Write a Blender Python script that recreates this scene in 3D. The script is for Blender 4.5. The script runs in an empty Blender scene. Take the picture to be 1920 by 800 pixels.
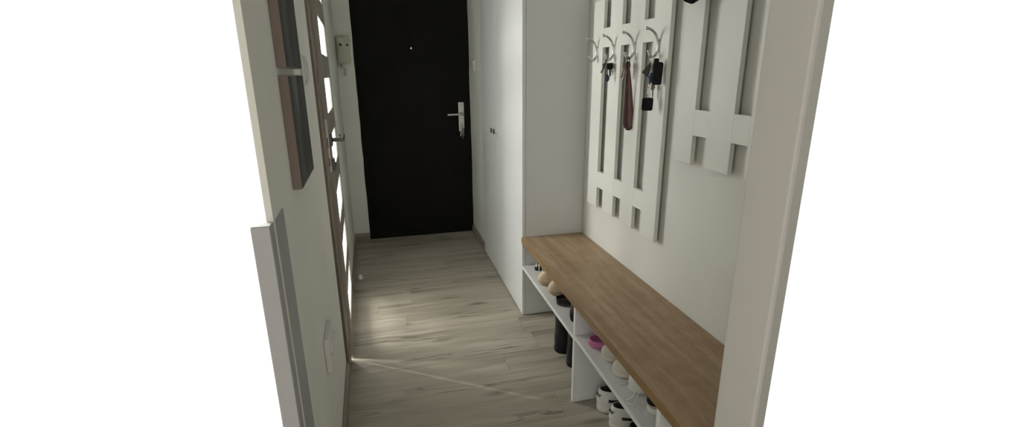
import bpy, bmesh, math, random
from mathutils import Vector, Matrix
random.seed(7)
SC = bpy.context.scene
COL = SC.collection
PI = math.pi

# ------------------------------------------------------------ camera
F_PX = 903.6
cam_d = bpy.data.cameras.new('camera'); cam = bpy.data.objects.new('camera', cam_d); COL.objects.link(cam)
cam_d.sensor_width = 36.0; cam_d.lens = F_PX / 1920 * 36.0; cam_d.clip_start = 0.02
yaw, pitch, roll = math.radians(14.34270605), math.radians(16.24654134), math.radians(-0.36513486)
f = Vector((math.sin(yaw)*math.cos(pitch), math.cos(yaw)*math.cos(pitch), -math.sin(pitch)))
r = Vector((math.cos(yaw), -math.sin(yaw), 0)); u = r.cross(f)
r2 = r*math.cos(roll) + u*math.sin(roll); u2 = -r*math.sin(roll) + u*math.cos(roll)
m = Matrix((r2, u2, -f)).transposed().to_4x4(); m.translation = Vector((0, 0, 1.3))
cam.matrix_world = m
SC.camera = cam

# ------------------------------------------------------------ world, exposure, daylight
w = bpy.data.worlds.new('world'); SC.world = w; w.use_nodes = True
w.node_tree.nodes['Background'].inputs[0].default_value = (1, 1, 1, 1)
w.node_tree.nodes['Background'].inputs[1].default_value = 1.02
SC.view_settings.view_transform = 'Standard'; SC.view_settings.look = 'None'
SC.view_settings.exposure = 0.0; SC.view_settings.gamma = 1.0
try: SC.view_settings.use_curve_mapping = False
except Exception: pass

def area(name, loc, target, sx, sy, power, color=(1, 1, 1), spread=180):
    d = bpy.data.lights.new(name, 'AREA'); d.shape = 'RECTANGLE'; d.size = sx; d.size_y = sy
    d.energy = power; d.color = color; d.spread = math.radians(spread)
    o = bpy.data.objects.new(name, d); COL.objects.link(o); o.location = loc
    o.rotation_euler = (Vector(target)-Vector(loc)).to_track_quat('-Z', 'Y').to_euler()
    return o
# daylight of the window in the room behind the glazed door
area('window_daylight', (-2.0, 3.45, 1.65), (-0.25, 2.75, 1.0), 1.5, 1.3, 280, (1, 0.985, 0.95))

area('added_patch_light', (-1.75, 2.74, 2.15), (-0.1, 2.55, 0.1), 0.22, 0.5, 60, (1, 0.985, 0.93))  # added lamp, gives the floor patch by the glazed door a sharper edge

# low sun from the adjoining room that slips through the crack at the lock side of the door
sd_ = bpy.data.lights.new('sun_sliver', 'SPOT'); sd_.energy = 130; sd_.spot_size = math.radians(11.5); sd_.spot_blend = 0.15; sd_.shadow_soft_size = 0.012; sd_.color = (1, 0.95, 0.86)
so_ = bpy.data.objects.new('sun_sliver', sd_); COL.objects.link(so_); so_.location = (-1.76, 3.13, 0.9)
so_.rotation_euler = (Vector((-0.325, 2.045, 0.17))-Vector((-1.76, 3.13, 0.9))).to_track_quat('-Z', 'Y').to_euler()

# ------------------------------------------------------------ dimensions (metres)
D = 3.89        # end wall
W = 0.653       # cupboard fronts / shoe shelf fronts / pier face
N = 0.992       # wall of the niche
YW = 2.334      # near side of wardrobe
BT = 0.462      # bench top
CEIL = 2.5
WA = Vector((-0.24505, 1.66985, 0)); WD = Vector((-0.03236766, 0.99947603, 0)); WN = Vector((0.99947603, 0.03236766, 0))
def LWp(t, d, z): return WA + WD*t + WN*d + Vector((0, 0, z))     # point on the slightly skewed left wall
WROT = math.atan2(-WD.x, WD.y)      # z rotation that turns +Y onto WD

# ------------------------------------------------------------ materials
def nodes(name):
    mt = bpy.data.materials.new(name); mt.use_nodes = True
    nt = mt.node_tree; b = nt.nodes['Principled BSDF']
    return mt, nt, b
def N_(nt, t, **k):
    n = nt.nodes.new(t)
    for a, v in k.items():
        if a.startswith('i_'): n.inputs[a[2:].replace('_', ' ')].default_value = v
        else: setattr(n, a, v)
    return n
def mat(name, col, rough=0.5, metal=0.0, spec=0.5, noise=0.0, nscale=30, bump=0.0, bscale=200, coat=0.0, stretch=(1, 1, 1)):
    mt, nt, b = nodes(name)
    b.inputs['Base Color'].default_value = (*col, 1); b.inputs['Roughness'].default_value = rough
    b.inputs['Metallic'].default_value = metal; b.inputs['Specular IOR Level'].default_value = spec
    b.inputs['Coat Weight'].default_value = coat
    tc = N_(nt, 'ShaderNodeTexCoord'); mp = N_(nt, 'ShaderNodeMapping'); mp.inputs['Scale'].default_value = stretch
    nt.links.new(tc.outputs['Object'], mp.inputs[0])
    if noise > 0:
        n = N_(nt, 'ShaderNodeTexNoise', i_Scale=nscale, i_Detail=4.0)
        nt.links.new(mp.outputs[0], n.inputs['Vector'])
        cr = N_(nt, 'ShaderNodeValToRGB'); lo = [c*(1-noise) for c in col]; hi = [min(1, c*(1+noise)) for c in col]
        cr.color_ramp.elements[0].position = 0.3; cr.color_ramp.elements[1].position = 0.7
        cr.color_ramp.elements[0].color = (*lo, 1); cr.color_ramp.elements[1].color = (*hi, 1)
        nt.links.new(n.outputs[0], cr.inputs[0]); nt.links.new(cr.outputs[0], b.inputs['Base Color'])
    if bump > 0:
        n2 = N_(nt, 'ShaderNodeTexNoise', i_Scale=bscale, i_Detail=3.0); nt.links.new(mp.outputs[0], n2.inputs['Vector'])
        bp = N_(nt, 'ShaderNodeBump', i_Strength=bump, i_Distance=0.002)
        nt.links.new(n2.outputs[0], bp.inputs['Height']); nt.links.new(bp.outputs[0], b.inputs['Normal'])
    return mt

def wood(name, cols, along='X', rough=0.45, gs=1.0, attr=None, crack=0.6, bump=0.15, contrast=(0.3, 0.5, 0.72), knots=True, mott=0.0, fineamt=0.25, tonal=0.10, wander=0.10):
    """long-grained board: streaks, thin dark cracks and knots"""
    mt, nt, b = nodes(name); L = nt.links.new
    b.inputs['Roughness'].default_value = rough
    tc = N_(nt, 'ShaderNodeTexCoord'); vec = tc.outputs['Object']
    if along == 'Y':
        sp = N_(nt, 'ShaderNodeSeparateXYZ'); cb = N_(nt, 'ShaderNodeCombineXYZ'); L(vec, sp.inputs[0])
        L(sp.outputs[1], cb.inputs[0]); L(sp.outputs[0], cb.inputs[1]); L(sp.outputs[2], cb.inputs[2]); vec = cb.outputs[0]
    if along == 'Z':
        sp = N_(nt, 'ShaderNodeSeparateXYZ'); cb = N_(nt, 'ShaderNodeCombineXYZ'); L(vec, sp.inputs[0])
        L(sp.outputs[2], cb.inputs[0]); L(sp.outputs[1], cb.inputs[1]); L(sp.outputs[0], cb.inputs[2]); vec = cb.outputs[0]
    tone = None
    if attr:
        at = N_(nt, 'ShaderNodeAttribute', attribute_name=attr)
        ad = N_(nt, 'ShaderNodeVectorMath', operation='MULTIPLY_ADD'); ad.inputs[1].default_value = (37, 53, 71)
        L(at.outputs['Vector'], ad.inputs[0]); L(vec, ad.inputs[2]); vec = ad.outputs[0]; tone = at
    # gentle wander of the grain
    wn = N_(nt, 'ShaderNodeTexNoise', i_Scale=1.6, i_Detail=2.0); L(vec, wn.inputs['Vector'])
    wa = N_(nt, 'ShaderNodeVectorMath', operation='MULTIPLY_ADD'); wa.inputs[1].default_value = (0, wander, 0)
    L(wn.outputs['Color'], wa.inputs[0]); L(vec, wa.inputs[2]); vec = wa.outputs[0]
    def stretched(sx, sy, sc, det=6.0, dist=0.0):
        mp = N_(nt, 'ShaderNodeMapping'); mp.inputs['Scale'].default_value = (sx, sy, sy)
        L(vec, mp.inputs[0]); n = N_(nt, 'ShaderNodeTexNoise', i_Scale=sc, i_Detail=det, i_Distortion=dist); L(mp.outputs[0], n.inputs['Vector']); return n.outputs[0]
    big = stretched(0.62, 9, 1.6*gs, 7, 0.25)
    fine = stretched(2.0, 60, 2.5*gs, 4)
    mx = N_(nt, 'ShaderNodeMath', operation='MULTIPLY_ADD'); mx.inputs[1].default_value = fineamt; L(fine, mx.inputs[0])
    m2 = N_(nt, 'ShaderNodeMath', operation='MULTIPLY_ADD'); m2.inputs[1].default_value = 0.8; L(big, m2.inputs[0]); m2.inputs[2].default_value = 0.0
    L(m2.outputs[0], mx.inputs[2]); val = mx.outputs[0]
    if mott:
        mo = N_(nt, 'ShaderNodeTexNoise', i_Scale=9*gs, i_Detail=8.0, i_Distortion=0.8); L(vec, mo.inputs['Vector'])
        m4 = N_(nt, 'ShaderNodeMath', operation='MULTIPLY_ADD'); m4.inputs[1].default_value = mott; L(mo.outputs[0], m4.inputs[0])
        m5 = N_(nt, 'ShaderNodeMath', operation='SUBTRACT'); m5.inputs[1].default_value = mott*0.5; L(val, m5.inputs[0]); L(m5.outputs[0], m4.inputs[2]); val = m4.outputs[0]
    if tone:
        m3 = N_(nt, 'ShaderNodeMath', operation='MULTIPLY_ADD'); m3.inputs[1].default_value = tonal
        L(tone.outputs['Fac'], m3.inputs[0]); L(val, m3.inputs[2]); val = m3.outputs[0]
    cr = N_(nt, 'ShaderNodeValToRGB'); e = cr.color_ramp.elements
    e[0].position = contrast[0]; e[0].color = (*cols[0], 1); e[1].position = contrast[2]; e[1].color = (*cols[2], 1)
    k = e.new(contrast[1]); k.color = (*cols[1], 1)
    L(val, cr.inputs[0]); color = cr.outputs[0]
    # dark cracks
    ck = stretched(0.55, 7.5, 1.9*gs, 5, 0.5)
    ab = N_(nt, 'ShaderNodeMath', operation='SUBTRACT'); L(ck, ab.inputs[0]); ab.inputs[1].default_value = 0.56
    ab2 = N_(nt, 'ShaderNodeMath', operation='ABSOLUTE'); L(ab.outputs[0], ab2.inputs[0])
    mr = N_(nt, 'ShaderNodeMapRange'); mr.inputs['From Min'].default_value = 0.0; mr.inputs['From Max'].default_value = 0.022
    mr.inputs['To Min'].default_value = crack; mr.inputs['To Max'].default_value = 0.0; L(ab2.outputs[0], mr.inputs[0])
    ptn = stretched(0.7, 3.0, 2.3*gs, 2); pm = N_(nt, 'ShaderNodeMapRange'); pm.inputs['From Min'].default_value = 0.45; pm.inputs['From Max'].default_value = 0.6; L(ptn, pm.inputs[0])
    mu = N_(nt, 'ShaderNodeMath', operation='MULTIPLY'); L(mr.outputs[0], mu.inputs[0]); L(pm.outputs[0], mu.inputs[1]); dark = mu.outputs[0]
    if knots:
        mp = N_(nt, 'ShaderNodeMapping'); mp.inputs['Scale'].default_value = (2.1*gs, 6.5*gs, 3); L(vec, mp.inputs[0])
        vo = N_(nt, 'ShaderNodeTexVoronoi', i_Scale=1.0); L(mp.outputs[0], vo.inputs['Vector'])
        kr = N_(nt, 'ShaderNodeMapRange'); kr.inputs['From Min'].default_value = 0.02; kr.inputs['From Max'].default_value = 0.17
        kr.inputs['To Min'].default_value = 0.75; kr.inputs['To Max'].default_value = 0.0; L(vo.outputs['Distance'], kr.inputs[0])
        mxx = N_(nt, 'ShaderNodeMath', operation='MAXIMUM'); L(dark, mxx.inputs[0]); L(kr.outputs[0], mxx.inputs[1]); dark = mxx.outputs[0]
    mix = N_(nt, 'ShaderNodeMix', data_type='RGBA'); L(dark, mix.inputs['Factor']); L(color, mix.inputs['A'])
    mix.inputs['B'].default_value = tuple(c*0.42 for c in cols[0])+(1,)
    L(mix.outputs['Result'], b.inputs['Base Color'])
    bp = N_(nt, 'ShaderNodeBump', i_Strength=bump, i_Distance=0.001); L(val, bp.inputs['Height']); L(bp.outputs[0], b.inputs['Normal'])
    return mt

M = {}
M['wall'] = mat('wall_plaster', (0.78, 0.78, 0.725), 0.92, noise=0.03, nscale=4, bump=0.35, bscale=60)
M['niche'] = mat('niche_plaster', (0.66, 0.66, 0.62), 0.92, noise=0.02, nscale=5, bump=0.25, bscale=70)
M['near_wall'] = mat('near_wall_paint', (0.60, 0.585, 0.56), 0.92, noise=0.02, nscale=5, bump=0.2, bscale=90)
M['ceil'] = mat('ceiling_paint', (0.6, 0.6, 0.58), 0.95, noise=0.02)
M['floor'] = wood('floor_laminate', [(0.20, 0.175, 0.135), (0.36, 0.325, 0.26), (0.50, 0.46, 0.385)], 'X', 0.38, 1.0, 'plank', crack=0.75, tonal=0.05, fineamt=0.30, contrast=(0.32, 0.50, 0.74))
M['floor_plain'] = mat('unseen_floor_finish', (0.25, 0.22, 0.18), 0.5, noise=0.15)
M['room'] = mat('unseen_room_paint', (0.66, 0.645, 0.61), 0.9, noise=0.03)
M['grey_oak'] = wood('grey_oak_trim', [(0.15, 0.125, 0.095), (0.24, 0.205, 0.16), (0.33, 0.285, 0.23)], 'Y', 0.4, 1.5, crack=0.3, knots=False)
M['grey_oak_x'] = wood('grey_oak_trim_short', [(0.15, 0.125, 0.095), (0.24, 0.205, 0.16), (0.33, 0.285, 0.23)], 'X', 0.4, 1.5, crack=0.3, knots=False)
M['casing'] = wood('casing_oak', [(0.09, 0.068, 0.05), (0.16, 0.125, 0.095), (0.26, 0.205, 0.16)], 'Z', 0.28, 1.6, crack=0.3, knots=False)
M['leafwood'] = wood('door_leaf_oak', [(0.20, 0.18, 0.145), (0.29, 0.265, 0.22), (0.37, 0.34, 0.285)], 'Z', 0.4, 1.5, crack=0.2, knots=False)
M['oak'] = wood('bench_oak', [(0.25, 0.165, 0.090), (0.365, 0.253, 0.150), (0.47, 0.345, 0.22)], 'Y', 0.45, 1.9, crack=0.40, knots=False, mott=0.32, fineamt=0.30, contrast=(0.34, 0.56, 0.80), wander=0.05)
M['oak_edge'] = wood('bench_edge_oak', [(0.19, 0.115, 0.045), (0.24, 0.15, 0.062), (0.30, 0.19, 0.085)], 'Y', 0.45, 1.5, crack=0.15, knots=False)
M['white'] = mat('white_melamine', (0.72, 0.73, 0.725), 0.35, noise=0.01)
M['wdoor'] = mat('white_satin_door', (0.76, 0.77, 0.765), 0.28, noise=0.01)
M['rack'] = mat('rack_pale_paint', (0.69, 0.70, 0.655), 0.42, noise=0.015, nscale=12, bump=0.05, bscale=40)
M['black_door'] = mat('black_door_vinyl', (0.0105, 0.0095, 0.0085), 0.75, spec=0.12, noise=0.15, nscale=3, bump=0.5, bscale=400)
M['steel'] = mat('brushed_steel', (0.62, 0.61, 0.58), 0.32, 1.0, noise=0.05, nscale=60)
M['mid_steel'] = mat('satin_steel', (0.30, 0.295, 0.285), 0.35, 1.0, noise=0.05, nscale=60)
M['hook'] = mat('satin_hook_metal', (0.50, 0.495, 0.475), 0.24, 1.0, noise=0.04, nscale=60)
M['chrome'] = mat('polished_chrome', (0.78, 0.78, 0.77), 0.14, 1.0, noise=0.02)
M['dark_steel'] = mat('dark_steel', (0.16, 0.155, 0.15), 0.35, 1.0, noise=0.05)
M['brass_grey'] = mat('worn_nickel_key', (0.36, 0.33, 0.27), 0.38, 0.9, noise=0.1, nscale=80)
M['key_brown'] = mat('bronze_key', (0.25, 0.19, 0.15), 0.4, 0.8, noise=0.1, nscale=80)
M['black'] = mat('black_plastic', (0.006, 0.006, 0.0065), 0.55, spec=0.2, noise=0.1)
M['blackm'] = mat('black_leather', (0.012, 0.011, 0.011), 0.5, spec=0.3, noise=0.2, bump=0.5, bscale=300)
M['blackf'] = mat('black_fabric', (0.010, 0.010, 0.011), 0.9, spec=0.1, noise=0.15, bump=0.5, bscale=500)
M['blue'] = mat('blue_plastic', (0.012, 0.035, 0.16), 0.35, noise=0.05)
M['navy'] = mat('dark_blue_plastic', (0.03, 0.03, 0.11), 0.4, noise=0.05)
M['cream_plastic'] = mat('cream_plastic', (0.56, 0.56, 0.45), 0.4, noise=0.02)
M['white_plastic'] = mat('white_plastic', (0.70, 0.69, 0.66), 0.3, noise=0.01)
M['horn'] = mat('brown_metal_shoehorn', (0.085, 0.045, 0.045), 0.25, 0.55, noise=0.08)
M['pink'] = mat('pink_foam', (0.48, 0.135, 0.31), 0.55, noise=0.05, bump=0.1)
M['beige'] = mat('beige_shoe_leather', (0.55, 0.44, 0.31), 0.5, noise=0.12, nscale=14, bump=0.3, bscale=200, stretch=(1, 1, 5))
M['beige_sole'] = mat('light_brown_sole', (0.36, 0.26, 0.17), 0.6, noise=0.1)
M['tan_sole'] = mat('brown_shoe_sole', (0.16, 0.10, 0.07), 0.7, noise=0.1)
M['cream'] = mat('cream_shoe_leather', (0.56, 0.53, 0.46), 0.5, noise=0.05, bump=0.2, bscale=200)
M['shoe_white'] = mat('white_shoe_leather', (0.66, 0.66, 0.63), 0.42, noise=0.04, bump=0.2, bscale=200)
M['sole_white'] = mat('white_rubber_sole', (0.62, 0.62, 0.58), 0.55, noise=0.06)
M['grey_fab'] = mat('grey_shoe_lining', (0.075, 0.072, 0.07), 0.9, noise=0.1, bump=0.4, bscale=500)
M['lace'] = mat('white_cotton_lace', (0.68, 0.67, 0.63), 0.85, noise=0.05)
M['pinkbeige'] = mat('dusty_beige_suede', (0.42, 0.34, 0.28), 0.85, noise=0.08, bump=0.3)
M['brown'] = mat('brown_leather', (0.085, 0.035, 0.020), 0.35, noise=0.15, bump=0.2)
M['canvas_edge'] = mat('canvas_edge_taupe', (0.27, 0.215, 0.185), 0.85, noise=0.06, bump=0.3, bscale=500)
M['grey_panel'] = mat('mid_grey_laminate', (0.34, 0.355, 0.36), 0.5, noise=0.02)
M['lilac'] = mat('pale_grey_laminate', (0.43, 0.425, 0.435), 0.45, noise=0.02)
M['text'] = mat('black_print', (0.015, 0.015, 0.017), 0.6, noise=0.05)

def paint_mat():
    mt, nt, b = nodes('abstract_vertical_painting'); L = nt.links.new
    tc = N_(nt, 'ShaderNodeTexCoord'); mp = N_(nt, 'ShaderNodeMapping'); mp.inputs['Scale'].default_value = (1, 9, 1.3)
    L(tc.outputs['Object'], mp.inputs[0]); n = N_(nt, 'ShaderNodeTexNoise', i_Scale=1.7, i_Detail=6.0, i_Distortion=0.6); L(mp.outputs[0], n.inputs['Vector'])
    cr = N_(nt, 'ShaderNodeValToRGB'); e = cr.color_ramp.elements
    e[0].position = 0.46; e[0].color = (0.010, 0.012, 0.013, 1); e[1].position = 0.72; e[1].color = (0.16, 0.17, 0.16, 1)
    k = e.new(0.57); k.color = (0.055, 0.06, 0.06, 1)
    L(n.outputs[0], cr.inputs[0]); L(cr.outputs[0], b.inputs['Base Color']); b.inputs['Roughness'].default_value = 0.6
    return mt
M['painting'] = paint_mat()

def glass_mat():
    mt = bpy.data.materials.new('frosted_glass'); mt.use_nodes = True; nt = mt.node_tree; nt.nodes.clear(); L = nt.links.new
    out = N_(nt, 'ShaderNodeOutputMaterial'); tr = N_(nt, 'ShaderNodeBsdfTransparent'); tl = N_(nt, 'ShaderNodeBsdfTranslucent'); gl = N_(nt, 'ShaderNodeBsdfGlossy')
    tl.inputs[0].default_value = (0.95, 0.97, 0.95, 1); gl.inputs['Roughness'].default_value = 0.35
    no = N_(nt, 'ShaderNodeTexNoise', i_Scale=120.0); bp = N_(nt, 'ShaderNodeBump', i_Strength=0.2); L(no.outputs[0], bp.inputs['Height']); L(bp.outputs[0], gl.inputs['Normal'])
    m1 = N_(nt, 'ShaderNodeMixShader'); m1.inputs[0].default_value = 0.42; L(tr.outputs[0], m1.inputs[1]); L(tl.outputs[0], m1.inputs[2])
    m2 = N_(nt, 'ShaderNodeMixShader'); m2.inputs[0].default_value = 0.04; L(m1.outputs[0], m2.inputs[1]); L(gl.outputs[0], m2.inputs[2])
    L(m2.outputs[0], out.inputs[0]); return mt
M['glass'] = glass_mat()

# ------------------------------------------------------------ mesh helpers
class MB:
    def __init__(s): s.v = []; s.f = []
    def add(s, vs, fs):
        o = len(s.v); s.v += [Vector(p) for p in vs]; s.f += [tuple(i+o for i in q) for q in fs]; return s
    def box(s, x0, x1, y0, y1, z0, z1):
        v = [(x, y, z) for z in (z0, z1) for y in (y0, y1) for x in (x0, x1)]
        return s.add(v, [(0, 2, 3, 1), (4, 5, 7, 6), (0, 1, 5, 4), (2, 6, 7, 3), (0, 4, 6, 2), (1, 3, 7, 5)])
    def prism(s, poly, a, b):           # poly: list of points, extruded from offset vector a to b
        n = len(poly); a = Vector(a); b = Vector(b)
        v = [Vector(p)+a for p in poly] + [Vector(p)+b for p in poly]
        return s.add(v, [tuple(range(n))[::-1], tuple(range(n, 2*n))] + [(i, (i+1) % n, n+(i+1) % n, n+i) for i in range(n)])
    def loft(s, rings, cap0=True, cap1=True, closed=True):
        n = len(rings[0]); v = [p for rg in rings for p in rg]; fs = []
        for k in range(len(rings)-1):
            for i in range(n if closed else n-1):
                j = (i+1) % n; fs.append((k*n+i, k*n+j, (k+1)*n+j, (k+1)*n+i))
        if cap0: fs.append(tuple(range(n))[::-1])
        if cap1: fs.append(tuple(range((len(rings)-1)*n, len(rings)*n)))
        return s.add(v, fs)
    def tube(s, pts, rad, n=10, closed=False, flat=None):
        P = [Vector(p) for p in pts]; R = rad if isinstance(rad, (list, tuple)) else [rad]*len(P); rings = []
        up = Vector((0.13, 0.21, 0.97))
        for i, p in enumerate(P):
            t = (P[(i+1) % len(P)]-P[i-1]) if closed else (P[min(i+1, len(P)-1)]-P[max(i-1, 0)])
            t.normalize(); a = t.cross(up)
            if a.length < 1e-3: a = t.cross(Vector((1, 0, 0)))
            a.normalize(); b = a.cross(t); b.normalize(); up = b
            rings.append([p+a*math.cos(q*2*PI/n)*R[i]+b*math.sin(q*2*PI/n)*R[i] for q in range(n)])
        if closed: rings.append(rings[0]); return s.loft(rings, False, False)
        return s.loft(rings)
    def sphere(s, c, rad, n=14, sc=(1, 1, 1)):
        c = Vector(c); rings = []
        for k in range(1, n//2+1):
            th = PI*k/(n//2+1); rings.append([c+Vector((math.sin(th)*math.cos(2*PI*i/n)*sc[0], math.sin(th)*math.sin(2*PI*i/n)*sc[1], -math.cos(th)*sc[2]))*rad for i in range(n)])
        return s.loft(rings)
    def cyl(s, p0, p1, rad, n=24): return s.tube([p0, p1], rad, n)
    def build(s, name, m_, parent=None, smooth=False, bevel=0.0, seg=2, subsurf=0, loc=None, rot=None):
        me = bpy.data.meshes.new(name); me.from_pydata([tuple(p) for p in s.v], [], s.f); me.update()
        bm = bmesh.new(); bm.from_mesh(me); bmesh.ops.recalc_face_normals(bm, faces=bm.faces); bm.to_mesh(me); bm.free()
        if smooth:
            for p in me.polygons: p.use_smooth = True
        o = bpy.data.objects.new(name, me); COL.objects.link(o); me.materials.append(m_)
        if parent: o.parent = parent
        if loc: o.location = loc
        if rot: o.rotation_euler = rot
        if bevel:
            b = o.modifiers.new('bevel', 'BEVEL'); b.width = bevel; b.segments = seg; b.limit_method = 'ANGLE'; b.harden_normals = False
        if subsurf:
            b = o.modifiers.new('subsurf', 'SUBSURF'); b.levels = subsurf; b.render_levels = subsurf
        return o
def tag(o, label=None, cat=None, group=None, kind=None):
    if label: o['label'] = label
    if cat: o['category'] = cat
    if group: o['group'] = group
    if kind: o['kind'] = kind
    return o
def empty(name, loc, label, cat, rz=0, group=None):
    o = bpy.data.objects.new(name, None); COL.objects.link(o); o.location = loc; o.rotation_euler = (0, 0, rz); o.empty_display_size = 0.05
    return tag(o, label, cat, group)
def struct(o, label=None): return tag(o, label, None, None, 'structure')
def arc(c, rad, a0, a1, n, plane='XZ'):
    out = []
    for i in range(n+1):
        a = a0+(a1-a0)*i/n; p, q = math.cos(a)*rad, math.sin(a)*rad
        out.append({'XZ': Vector((c[0]+p, c[1], c[2]+q)), 'YZ': Vector((c[0], c[1]+p, c[2]+q)), 'XY': Vector((c[0]+p, c[1]+q, c[2]))}[plane])
    return out
def smoothpts(P, k=8):        # catmull-rom
    P = [Vector(p) for p in P]; P = [P[0]*2-P[1]]+P+[P[-1]*2-P[-2]]; out = []
    for i in range(1, len(P)-2):
        for j in range(k):
            t = j/k; a, b, c, d = P[i-1:i+3]
            out.append(0.5*((2*b)+(c-a)*t+(2*a-5*b+4*c-d)*t*t+(3*b-a-3*c+d)*t**3))
    out.append(P[-2]); return out
def rrect(w_, h_, rad, n=5):
    out = []
    for cx, cy, a0 in ((w_/2-rad, h_/2-rad, 0), (-w_/2+rad, h_/2-rad, PI/2), (-w_/2+rad, -h_/2+rad, PI), (w_/2-rad, -h_/2+rad, 1.5*PI)):
        for i in range(n+1):
            a = a0+PI/2*i/n; out.append((cx+rad*math.cos(a), cy+rad*math.sin(a)))
    return out

# ------------------------------------------------------------ structure: floor
def make_floor():
    me = bpy.data.meshes.new('floor'); bm = bmesh.new(); lay = bm.loops.layers.color.new('plank')
    x0, x1, y0, y1 = -0.34, 1.0, 0.62, D+0.05; pw, pl, g = 0.165, 1.29, 0.0004
    def quad(a, b, c, d, z, col, zb=None):
        vs = [bm.verts.new((p[0], p[1], z)) for p in ((a, c), (b, c), (b, d), (a, d))]; fs = [bm.faces.new(vs)]
        if zb is not None:
            vb = [bm.verts.new((p.co.x, p.co.y, zb)) for p in vs]
            for i in range(4): fs.append(bm.faces.new((vs[i], vb[i], vb[(i+1) % 4], vs[(i+1) % 4])))
        for f_ in fs:
            for l in f_.loops: l[lay] = col
    known = {2: 0.60, 3: -0.012, 4: 0.458, 5: 0.647}
    base = 1.17; k0 = int(math.floor((y0-base)/pw))
    for k in range(k0, 20):
        a, b = base+k*pw, base+(k+1)*pw
        if b < y0 or a > y1: continue
        random.seed(100+k); off = known.get(k, random.uniform(-0.3, 1.0)); xs = off-2*pl
        while xs < x1:
            xa, xb = max(xs, x0), min(xs+pl, x1); xs += pl
            if xb-xa < 0.002: continue
            quad(xa+g, xb-g, max(a, y0)+g, min(b, y1)-g, 0.0, (random.random(), random.random(), random.random(), 1), -0.003)
    quad(x0, x1, y0, y1, -0.003, (0.1, 0.2, 0.3, 1), -0.03)
    bm.normal_update(); bm.to_mesh(me); bm.free(); me.materials.append(M['floor'])
    o = bpy.data.objects.new('floor', me); COL.objects.link(o); return o
struct(make_floor(), 'grey-brown wood-look laminate planks running across the hallway')
fe = MB().box(-3.2, 3.0, -0.9, 0.6195, -0.03, 0.0); fe.box(-3.2, -0.3405, 0.6195, 1.25, -0.03, 0.0); fe.box(1.0005, 3.0, 0.6195, 0.92, -0.03, 0.0)  # unseen floor pieces, added to keep world light from coming up below
struct(fe.build('floor_unseen', M['floor_plain']), 'grey-brown floor added out of view to block light from below')
struct(MB().box(-3.2, 3.0, -0.9, D+0.1, CEIL, CEIL+0.05).build('ceiling', M['ceil']))
struct(MB().box(-3.2, 3.0, -0.95, -0.90, 0, CEIL).build('wall_unseen_back', M['room']))  # unseen wall behind the camera, added to cut frontal light
struct(MB().box(-3.25, -3.2, -0.95, 4.3, 0, CEIL).build('wall_unseen_left', M['room']))  # unseen, added to hold back world light on the left
struct(MB().box(3.0, 3.05, -0.95, 1.2, 0, CEIL).build('wall_unseen_right', M['room']))  # unseen, added to hold back world light on the right
struct(MB().box(-0.36, 1.05, D+0.10, D+0.14, -0.03, CEIL).build('wall_door_blocker', M['wall']))  # added block behind the entrance door against light leaking under it

# left wall with the door opening
def wall_from(ts, te, z0, z1, th=0.012):
    b = MB(); p = [LWp(ts, 0, 0), LWp(te, 0, 0), LWp(te, -th, 0), LWp(ts, -th, 0)]
    return b.prism(p, (0, 0, z0), (0, 0, z1))
T_END = (D-WA.y)/WD.y
DT0, DT1, DTOP = 0.46, 1.185, 2.06
lw = MB()
lw.prism([LWp(-0.71, 0, 0), LWp(DT0, 0, 0), LWp(DT0, -0.012, 0), LWp(-0.71, -0.012, 0)], (0, 0, 0), (0, 0, CEIL))
lw.prism([LWp(DT1, 0, 0), LWp(T_END+0.01, 0, 0), LWp(T_END+0.01, -0.10, 0), LWp(DT1, -0.10, 0)], (0, 0, 0), (0, 0, CEIL))
lw.prism([LWp(DT0, 0, 0), LWp(DT1, 0, 0), LWp(DT1, -0.10, 0), LWp(DT0, -0.10, 0)], (0, 0, DTOP), (0, 0, CEIL))
struct(lw.build('wall_left', M['wall']))

# end wall around the black door, slightly uneven plaster edge
DX0, DX1, DH = -0.199, 0.659, 2.05
ew = MB()
def wavy(x, amp, seed):
    random.seed(seed); return [(x+random.uniform(-amp, amp), DH*i/22) for i in range(23)]
L_ = wavy(DX0+0.001, 0.0024, 3); R_ = wavy(DX1-0.001, 0.002, 4)
poly = [(-0.36, 0)]+L_+[(DX0, DH), (DX0, CEIL), (-0.36, CEIL)]
ew.prism([(x, D, z) for x, z in poly], (0, 0, 0), (0, 0.10, 0))
poly = [(1.1, 0), (1.1, CEIL), (DX1, CEIL), (DX1, DH)]+R_[::-1]
ew.prism([(x, D, z) for x, z in poly], (0, 0, 0), (0, 0.10, 0))
ew.box(DX0, DX1, D, D+0.10, DH, CEIL)
struct(ew.build('wall_end', M['wall']))
# right-hand wall between door and wardrobe, niche wall, near pier
struct(MB().box(W+0.004, N+0.05, 3.392, D, 0, CEIL).build('wall_right', M['wall'], bevel=0.003))
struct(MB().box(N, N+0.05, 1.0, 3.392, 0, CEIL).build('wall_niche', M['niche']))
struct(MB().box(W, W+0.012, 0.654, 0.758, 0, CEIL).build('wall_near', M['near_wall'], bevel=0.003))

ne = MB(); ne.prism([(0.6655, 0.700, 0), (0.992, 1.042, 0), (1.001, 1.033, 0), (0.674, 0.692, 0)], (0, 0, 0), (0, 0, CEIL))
struct(ne.build('wall_niche_blocker', M['near_wall']))  # unseen slanted wall, added to stop light leaking into the niche

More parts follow.
